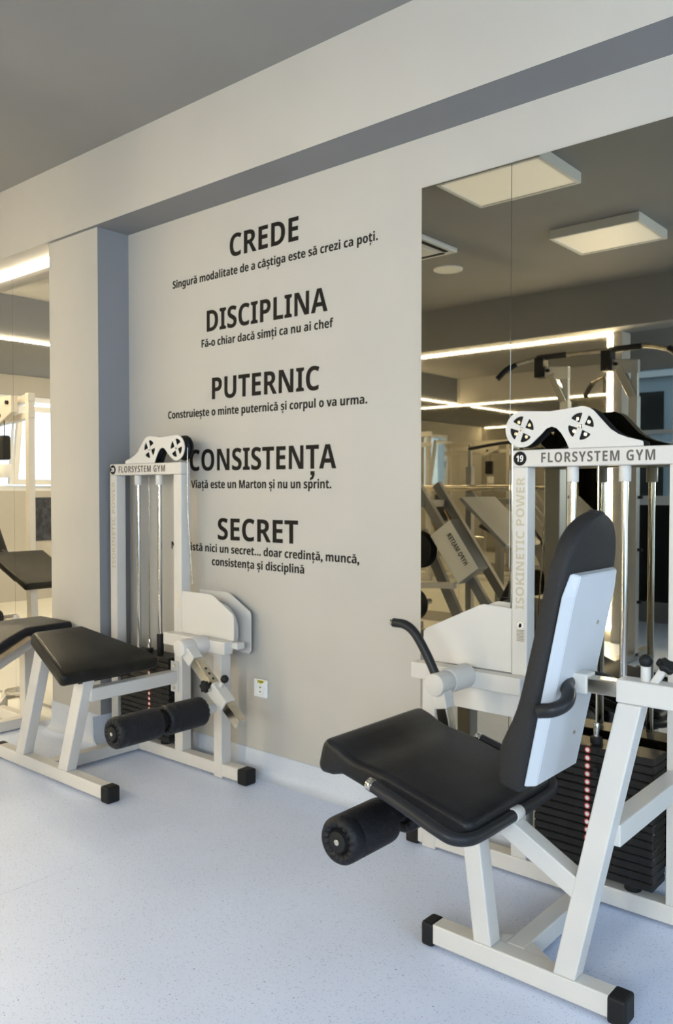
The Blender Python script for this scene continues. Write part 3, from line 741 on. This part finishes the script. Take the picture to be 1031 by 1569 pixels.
obj('rail_gusset', prism([(-1.185, F1 + 0.0003), (-1.1085, F1 + 0.0003), (-1.1085, F1 + 0.05)], 0.058, 0.0655, axis='z'), WHITE, t)
obj('rail_gusset', prism([(-1.0525, F1 + 0.0003), (-0.975, F1 + 0.0003), (-1.0525, F1 + 0.05)], 0.058, 0.0655, axis='z'), WHITE, t)
obj('cross_bar', box(-0.842, -0.788, F1 - 0.008, FY - 0.0005, 0.418, 0.474, 0.004), WHITE, t)
obj('cross_bar_gusset', box(-0.842, -0.83, F1, F1 + 0.05, 0.474, 0.486, 0.003), WHITE, t)
# telescopic back support
obj('inner_tube', box(-0.905, -0.775, F0 + 0.006, F1 - 0.006, 0.800, 0.838, 0.003), STEEL, t)
obj('arm_collar', box(-0.935, -0.858, F0 + 0.001, F1 - 0.001, 0.796, 0.846, 0.004), WHITE, t)
obj('pin_stem', cyl((-0.722, FM, 0.846), (-0.722, FM, 0.882), 0.012, 16, 0.001), WHITE, t, 30)
obj('pin_ball', lathe((-0.722, FM, 0.880), (-0.722, FM, 1.0), [(0, 0.008), (0.004, 0.013), (0.012, 0.0165), (0.021, 0.0155), (0.028, 0.010), (0.031, 0.001)], 20), RUBBER, t, 60)
obj('knob_stem', tube((-0.705, FM, 0.838), (-0.678, FM - 0.002, 0.882), 0.018, 0.018, (0, 1, 0), 0.003), WHITE, t)
knob(t, (-0.672, FM - 0.003, 0.889), (0.5, -0.1, 0.85), 0.022)
# seat
sa, sb = V((-1.530, 0, 0.575)), V((-1.095, 0, 0.462)); sd = (sb - sa).normalized(); sn = V((-sd.z, 0, sd.x))
st = []
for k in range(15):
    f = k / 14; c = sa.lerp(sb, f); c = V((c.x, 1.985, c.z))
    bot = -0.050 - (0.026 * math.cos(f / 0.14 * PI / 2) if f < 0.14 else 0)
    topo = 0.022 - 0.010 * math.exp(-((f - 0.22) / 0.11) ** 2) + (0.002 if f < 0.08 else 0)
    st.append((c, 0.238 - 0.012 * f, 0.238 - 0.012 * f, bot, topo))
obj('seat', loft(st, 0.020, (0, 1, 0), sn, 0.026), VINYL, t, 60)
obj('seat_board', prism([(-1.45, 0.508), (-1.11, 0.420), (-1.11, 0.408), (-1.45, 0.496)], 1.80, 2.17, 0.002, 1), DARK, t)
# U-shaped grab bar round the back of the seat
gb = [(-1.335, 1.712, 0.524), (-1.22, 1.708, 0.492), (-1.135, 1.704, 0.467), (-1.092, 1.712, 0.452), (-1.068, 1.75, 0.444), (-1.064, 1.82, 0.440), (-1.064, 1.98, 0.440), (-1.064, 2.14, 0.440), (-1.070, 2.205, 0.444), (-1.095, 2.25, 0.452), (-1.14, 2.262, 0.467), (-1.22, 2.262, 0.492), (-1.335, 2.258, 0.524)]
gg = obj('grab_bar', sweep(gb, 0.0165, 16), GRIP, t, 60)
obj('bar_end', cyl((-1.352, 1.7125, 0.5287), (-1.333, 1.712, 0.5235), 0.0172, 20, 0.002), CHROME, gg, 30)
obj('bar_end', cyl((-1.352, 2.2580, 0.5287), (-1.333, 2.258, 0.5235), 0.0172, 20, 0.002), CHROME, gg, 30)
obj('bar_clamp', cyl((-1.064, 1.962, 0.440), (-1.064, 2.002, 0.440), 0.0195, 20, 0.002), WHITE, t, 30)
obj('clamp_lug', tube((-1.062, FM, 0.428), (-1.09, FM, 0.395), 0.036, 0.03, (0, 0, 1)), WHITE, t)
# backrest
k0, k1 = V((-0.972, 1.985, 0.560)), V((-0.830, 1.985, 1.242)); kd = (k1 - k0).normalized(); kn = V((-kd.z, 0, kd.x))
Lk = (k1 - k0).length; st = []
for k in range(33):
    f = 1 - (1 - k / 32) ** 1.6; s = f * Lk
    hw = 0.152 + 0.008 * math.sin(min(1, f / 0.6) * PI)
    tp = 0.994 * max(0, (f - 0.72) / 0.28)
    hw = hw * max(0.0, 1 - tp ** 2.5) ** 0.5
    th = 0.050 + 0.030 * math.exp(-((f - 0.10) / 0.13) ** 2)
    if f > 0.9: th -= 0.012 * ((f - 0.9) / 0.1) ** 2
    st.append((k0 + kd * s, hw, hw, 0.0, th))
obj('backrest', loft(st, 0.016, (0, 1, 0), kn, 0.005), SIDEV, t, 60)
# painted back plate: tray with sloping edges
def frustum(c0, dx_, dy_, nn, base, top, h0, h1):
    b = bmesh.new(); A = [b.verts.new(c0 + dx_ * p[0] + dy_ * p[1] + nn * h0) for p in base]; Bv = [b.verts.new(c0 + dx_ * p[0] + dy_ * p[1] + nn * h1) for p in top]
    n = len(base); b.faces.new(A); b.faces.new(Bv[::-1])
    for i in range(n): b.faces.new((A[i], Bv[i], Bv[(i + 1) % n], A[(i + 1) % n]))
    bmesh.ops.recalc_face_normals(b, faces=b.faces[:])
    bmesh.ops.bevel(b, geom=b.edges[:], offset=0.0025, segments=2, affect='EDGES'); return b
base = [(-0.142, 0.012), (0.142, 0.012), (0.150, 0.50), (0.128, 0.555), (-0.128, 0.555), (-0.150, 0.50)]
top_ = [(-0.114, 0.014), (0.114, 0.014), (0.118, 0.50), (0.108, 0.553), (-0.108, 0.553), (-0.118, 0.50)]
pl = obj('back_plate', frustum(k0, V((0, 1, 0)), kd, kn, base, top_, -0.001, -0.021), PLATEW, t)
for s in (0.12, 0.42): obj('screw', cyl(k0 + kd * s - kn * 0.0205 + V((0, 0.05, 0)), k0 + kd * s - kn * 0.0235 + V((0, 0.05, 0)), 0.005, 12), STEEL, pl)
for sg in (-1, 1):
    e = FM + sg * 0.055
    gp = obj('hand_grip', sweep([(-0.905, FM + sg * 0.03, 0.822), (-0.890, FM + sg * 0.07, 0.818), (-0.868, FM + sg * 0.105, 0.810), (-0.862, FM + sg * 0.14, 0.795), (-0.880, FM + sg * 0.165, 0.783), (-0.915, FM + sg * 0.17, 0.775)], 0.0175, 16), GRIP, t, 60)

# ------------------------------------------------------------------ neighbouring bench by the pillar (its edge is in view at the left)
t = thing('hyperextension_bench', (-4.2, 2.2, 0), 'pale bench with a bent black pad and plywood underside at the left picture edge', 'gym bench')
st = []
for k in range(15):
    f = k / 14; y = 2.42 - 0.58 * f; z = 0.590 - 0.36 * max(0, f - 0.42) ** 1.25
    st.append(((-4.07, y, z), 0.16, 0.16, -0.028, 0.020))
obj('bench_pad', loft(st, 0.016, (-1, 0, 0), (0, 0, 1), 0.012), FOAM, t, 60)
obj('pad_board', tube((-4.08, 2.20, 0.556), (-4.08, 1.86, 0.385), 0.31, 0.024, bev=0.002), WOOD, t)
obj('main_beam', tube((-4.06, 2.34, 0.545), (-4.06, 1.84, 0.300), 0.06, 0.06), WHITE, t)
obj('upright', box(-4.30, -4.24, 2.34, 2.40, 0.06, 0.50, 0.004), WHITE, t)
obj('seat_support', tube((-4.27, 2.37, 0.49), (-4.05, 2.34, 0.535), 0.05, 0.05), WHITE, t)
obj('foot_bar', box(-4.64, -4.22, 2.34, 2.40, 0.005, 0.06, 0.004), WHITE, t)
obj('floor_beam', box(-4.30, -4.24, 1.70, 2.34, 0.005, 0.06, 0.004), WHITE, t)
obj('rear_foot', box(-4.62, -4.10, 1.64, 1.70, 0.005, 0.06, 0.004), WHITE, t)
obj('rear_post', tube((-4.27, 1.70, 0.05), (-4.10, 1.86, 0.31), 0.05, 0.05, (0, 1, 0)), WHITE, t)
roller(t, -4.36, 0.605, 2.08, 2.27, 0.042)
obj('roller_axle', cyl((-4.36, 2.27, 0.605), (-4.36, 2.36, 0.605), 0.010, 14), CHROME, t, 30)
obj('roller_bracket', tube((-4.36, 2.35, 0.605), (-4.28, 2.37, 0.48), 0.03, 0.03), WHITE, t)
obj('transport_axle', cyl((-4.63, 2.455, 0.105), (-4.41, 2.445, 0.158), 0.034, 24, 0.004), CHROME, t, 30)
wh = obj('transport_wheel', lathe((-4.655, 2.42, 0.062), (-4.635, 2.45, 0.062), [(0, 0.03), (0.003, 0.052), (0.008, 0.060), (0.024, 0.060), (0.030, 0.052), (0.032, 0.03)], 32), STICK, t, 30)
obj('wheel_hub', cyl((-4.657, 2.417, 0.062), (-4.653, 2.423, 0.062), 0.022, 20, 0.002), DARK, wh, 30)
obj('axle_stay', tube((-4.62, 2.43, 0.10), (-4.60, 2.37, 0.05), 0.03, 0.03), WHITE, t)
obj('guard_ring', lathe((-4.36, 2.47, 0.215), (-4.33, 2.52, 0.215), [(0, 0.100), (0, 0.130), (0.006, 0.134), (0.03, 0.134), (0.036, 0.130), (0.036, 0.100)], 48), RUBBER, t, 30)
obj('guard_disc', cyl((-4.355, 2.478, 0.215), (-4.345, 2.495, 0.215), 0.101, 40), WHITE, t, 30)
obj('guard_stay', tube((-4.34, 2.485, 0.215), (-4.28, 2.38, 0.215), 0.03, 0.03), WHITE, t)

# ------------------------------------------------------------------ equipment seen only in the mirrors
# bench further along the left mirror
t = thing('leg_machine', (-5.9, 1.9, 0), 'black padded leg machine standing by the left mirror, seen in it', 'gym machine')
obj('seat', loft([((-6.14 + 0.07 * k, 1.95, 0.80 - 0.028 * k), 0.22, 0.22, -0.03, 0.025) for k in range(8)], 0.018, (0, 1, 0), (0.35, 0, 0.93), 0.02), VINYLW, t, 60)
obj('seat_post', tube((-5.9, 1.95, 0.03), (-5.95, 1.95, 0.69), 0.06, 0.06, (0, 1, 0)), WHITE, t)
obj('foot_bar', box(-6.3, -5.55, 1.92, 1.98, 0.005, 0.06, 0.004), WHITE, t)
obj('handle', sweep([(-6.42, 1.80, 0.74), (-6.32, 1.76, 0.68), (-6.22, 1.76, 0.64), (-6.08, 1.77, 0.63)], 0.017, 14), CHROME, t, 60)
obj('handle_grip', sweep([(-6.62, 1.84, 0.80), (-6.52, 1.82, 0.78), (-6.42, 1.80, 0.74)], 0.021, 14, 4), GRIP, t, 60)
for k, x in enumerate((-6.75, -7.1)):
    obj('leg_pad', loft([((x + 0.20 * f, 1.9, 1.02 - 0.30 * f), 0.12, 0.12, -0.02, 0.03) for f in (0, 0.25, 0.5, 0.75, 1.0)], 0.02, (0, 1, 0), (0.8, 0, 0.55), 0.02), VINYL, t, 60)
    obj('pad_board', tube((x - 0.03, 1.9, 1.02), (x + 0.17, 1.9, 0.72), 0.22, 0.02, (0.8, 0, 0.5), 0.002), WOOD, t)
    obj('pad_post', tube((x + 0.06, 1.9, 0.03), (x + 0.06, 1.9, 0.80), 0.05, 0.05, (0, 1, 0)), WHITE, t)
obj('floor_beam', box(-7.3, -5.9, 1.87, 1.92, 0.005, 0.055, 0.004), WHITE, t)
t = thing('cable_tower', (-7.4, 1.2, 0), 'white cable tower with a hanging pulley block, seen in the left mirror', 'gym machine')
obj('upright_post', box(-6.86, -6.80, 1.42, 1.48, 0.06, 2.16, 0.004), WHITE, t)
obj('upright_post', box(-8.3, -8.24, 1.00, 1.06, 0.06, 2.16, 0.004), WHITE, t)
obj('top_beam', tube((-8.36, 1.02, 2.12), (-6.78, 1.46, 2.12), 0.06, 0.07), WHITE, t)
obj('top_beam', tube((-8.36, 1.02, 1.97), (-6.78, 1.46, 1.97), 0.06, 0.06), WHITE, t)
obj('base_beam', tube((-8.36, 1.02, 0.035), (-6.78, 1.46, 0.035), 0.06, 0.06), WHITE, t)
obj('pulley_arm', prism([(-7.5, 2.15), (-7.02, 2.15), (-7.02, 2.0), (-7.3, 1.88)], 1.46, 1.50, 0.003, 1), WHITE, t)
obj('bolt', cyl((-7.08, 1.50, 2.09), (-7.08, 1.52, 2.09), 0.018, 16), RUBBER, t, 30)
obj('bolt', cyl((-7.22, 1.50, 1.98), (-7.22, 1.52, 1.98), 0.018, 16), RUBBER, t, 30)
obj('cable', cyl((-7.18, 1.48, 1.80), (-7.18, 1.48, 1.96), 0.004, 8), RUBBER, t)
obj('pulley_block', box(-7.26, -7.13, 1.44, 1.52, 1.58, 1.80, 0.02), RUBBER, t)
obj('counterweight', cyl((-7.17, 1.48, 1.42), (-7.17, 1.48, 1.54), 0.055, 24, 0.006), PLASTIC, t, 30)

# leg press along the facing wall
t = thing('leg_press_machine', (-3.75, -0.8, 0), 'grey plate loaded leg press with a lettered box, seen in the right mirror', 'gym machine')
for y in (-0.98, -0.66):
    obj('slide_rail', tube((-4.17, y, 1.36), (-3.34, y, 0.19), 0.05, 0.08, (1, 0, 0.6)), GREYT, t)
obj('head_bar', box(-4.45, -4.06, -1.00, -0.62, 1.16, 1.22, 0.004), GREYT, t)
obj('rear_post', box(-4.42, -4.35, -0.85, -0.78, 0.06, 1.16, 0.004), GREYT, t)
obj('base_beam', box(-4.6, -3.3, -0.85, -0.79, 0.005, 0.07, 0.004), GREYT, t)
obj('foot_bar', box(-4.52, -4.46, -1.2, -0.45, 0.005, 0.07, 0.004), GREYT, t)
obj('foot_bar', box(-3.32, -3.26, -1.2, -0.45, 0.005, 0.07, 0.004), GREYT, t)
u = V((0.81, 0, -1.14)).normalized(); nn = V((1.14, 0, 0.81)).normalized()
c = V((-3.70, -0.60, 0.80))
bx_ = obj('sled_box', tube(c - u * 0.24, c + u * 0.24, 0.14, 0.24, nn), GREYT, t)
lab = obj('label_plate', tube(c - u * 0.235 + V((0, 0.073, 0)), c + u * 0.235 + V((0, 0.073, 0)), 0.004, 0.235, nn, 0.001), PANELW, bx_)
obj('plate_print', xform(text_one('HYPO MASTER', 0.0, 0.30, 0.045, 0.0008), Matrix.Translation(c + u * 0.15 + nn * 0.02 + V((0, 0.0765, 0))) @ Matrix(((-u.x, nn.x, 0, 0), (0, 0, 1, 0), (-u.z, nn.z, 0, 0), (0, 0, 0, 1)))), LETTER, bx_)
obj('foot_plate', tube((-3.66, -0.83, 1.24), (-3.24, -0.83, 0.86), 0.55, 0.03, bev=0.004), GREYT, t)
obj('weight_horn', cyl((-4.02, -0.62, 0.80), (-4.02, -0.30, 0.80), 0.025, 18), CHROME, t, 30)
for k in range(2):
    obj('weight_disc', lathe((-4.05, -0.58 + k * 0.05, 0.80), (-4.05, -0.5, 0.80), [(0, 0.02), (0, 0.15), (0.006, 0.155), (0.010, 0.14), (0.012, 0.06), (0.03, 0.055), (0.034, 0.14), (0.04, 0.155), (0.044, 0.15), (0.044, 0.02)], 40), RUBBER, t, 30)
    obj('weight_disc', lathe((-4.12, -0.58 + k * 0.05, 0.33), (-4.12, -0.5, 0.33), [(0, 0.02), (0, 0.13), (0.006, 0.135), (0.034, 0.13), (0.044, 0.13), (0.044, 0.02)], 40), RUBBER, t, 30)
obj('storage_horn', cyl((-4.12, -0.80, 0.33), (-4.12, -0.40, 0.33), 0.025, 18), CHROME, t, 30)
obj('side_tube', tube((-4.40, -0.55, 0.48), (-3.70, -0.55, 0.52), 0.05, 0.05), WHITE, t)
obj('lower_strut', tube((-4.15, -0.72, 0.95), (-3.70, -0.72, 0.10), 0.05, 0.09, (1, 0, 0.5)), GREYT, t)
obj('back_pad', loft([((-3.44 + 0.05 * k, -0.83, 0.22 + 0.10 * k), 0.14, 0.14, -0.03, 0.03) for k in range(5)], 0.02, (0, 1, 0), (-0.7, 0, 0.7), 0.02), VINYL, t, 60)

# bar rack between leg press and pier
t = thing('smith_stand', (-3.9, -1.25, 0), 'grey upright stand with a crossbar behind the leg press, seen in the right mirror', 'gym machine')
obj('upright_post', box(-4.02, -3.96, -1.28, -1.22, 0.06, 1.52, 0.004), GREYT, t)
obj('post_top', box(-4.005, -3.975, -1.265, -1.235, 1.52, 1.72, 0.003), GREYT, t)
obj('base_bar', box(-4.3, -3.6, -1.28, -1.22, 0.005, 0.06, 0.004), GREYT, t)
obj('crossbar', cyl((-4.60, -1.20, 1.325), (-3.55, -1.20, 1.325), 0.028, 20, 0.003), STEEL, t, 30)
obj('upper_bar', sweep([(-4.0, -1.25, 1.68), (-3.8, -1.2, 1.70), (-3.55, -1.16, 1.72), (-3.46, -1.12, 1.70), (-3.40, -1.08, 1.66)], 0.016, 12), GRIP, t, 60)
obj('strut', tube((-3.95, -1.20, 1.28), (-3.62, -1.20, 0.92), 0.04, 0.05), GREYT, t)

# pull-up station
t = thing('pull_up_station', (-2.7, -1.0, 0), 'steel pull-up station with angled black grips, seen in the right mirror', 'gym machine')
for x in (-2.98, -2.42):
    sg = -1
    obj('upright_post', tube((x, -1.02, 0.03), (x, -1.02, 2.02), 0.07, 0.07, (0, 1, 0)), SILV, t)
    obj('neck_tube', tube((x, -1.02, 2.0), (x - 0.10, -0.96, 2.24), 0.06, 0.06, (0, 1, 0)), CHROME, t)
    obj('neck_tube', tube((x + 0.005, -1.02, 2.0), (x + 0.01, -1.00, 2.28), 0.05, 0.04, (0, 1, 0)), SILV, t)
    obj('head_plate', prism([(x - 0.20, 2.24), (x - 0.17, 2.31), (x + 0.05, 2.29), (x + 0.05, 2.19), (x - 0.10, 2.20)], -1.0, -0.95, 0.004, 1), SILV, t)
    obj('bar_clamp', box(x - 0.23, x - 0.15, -1.02, -0.92, 2.22, 2.38, 0.006), RUBBER, t)
    obj('clamp_bolt', cyl((x - 0.12, -0.95, 2.27), (x - 0.12, -0.93, 2.27), 0.014, 12), RUBBER, t, 30)
    for z in (0.45, 0.85, 1.25): obj('band_peg', cyl((x - 0.07, -1.02, z), (x + 0.07, -1.02, z), 0.012, 12), RUBBER, t, 30)
    obj('foot_bar', box(x - 0.035, x + 0.035, -1.35, -0.55, 0.005, 0.06, 0.004), GREYT, t)
t = thing('pull_up_bar', (-2.7, -0.97, 2.385), 'long bent pull-up bar with black grips clamped on the station, seen in the right mirror', 'bar')
bar = obj('bar_tube', sweep([(-3.36, -0.90, 2.34), (-3.18, -0.97, 2.385), (-3.0, -0.97, 2.385), (-2.7, -0.97, 2.385), (-2.45, -0.97, 2.385), (-2.30, -0.97, 2.385), (-2.12, -0.92, 2.33)], 0.018, 14), STEEL, t, 60)
for x, dx in ((-3.36, -0.11), (-2.12, 0.12)):
    obj('bar_grip', sweep([(x, -0.90, 2.335), (x + dx * 0.5, -0.86, 2.29), (x + dx, -0.82, 2.22)], 0.024, 14, 4), GRIP, t, 60)
obj('bar_grip', sweep([(-3.20, -0.97, 2.385), (-3.1, -0.97, 2.385), (-2.95, -0.97, 2.385)], 0.024, 14, 3), GRIP, t, 60)
obj('bar_grip', sweep([(-2.60, -0.97, 2.385), (-2.5, -0.97, 2.385), (-2.35, -0.97, 2.385)], 0.024, 14, 3), GRIP, t, 60)
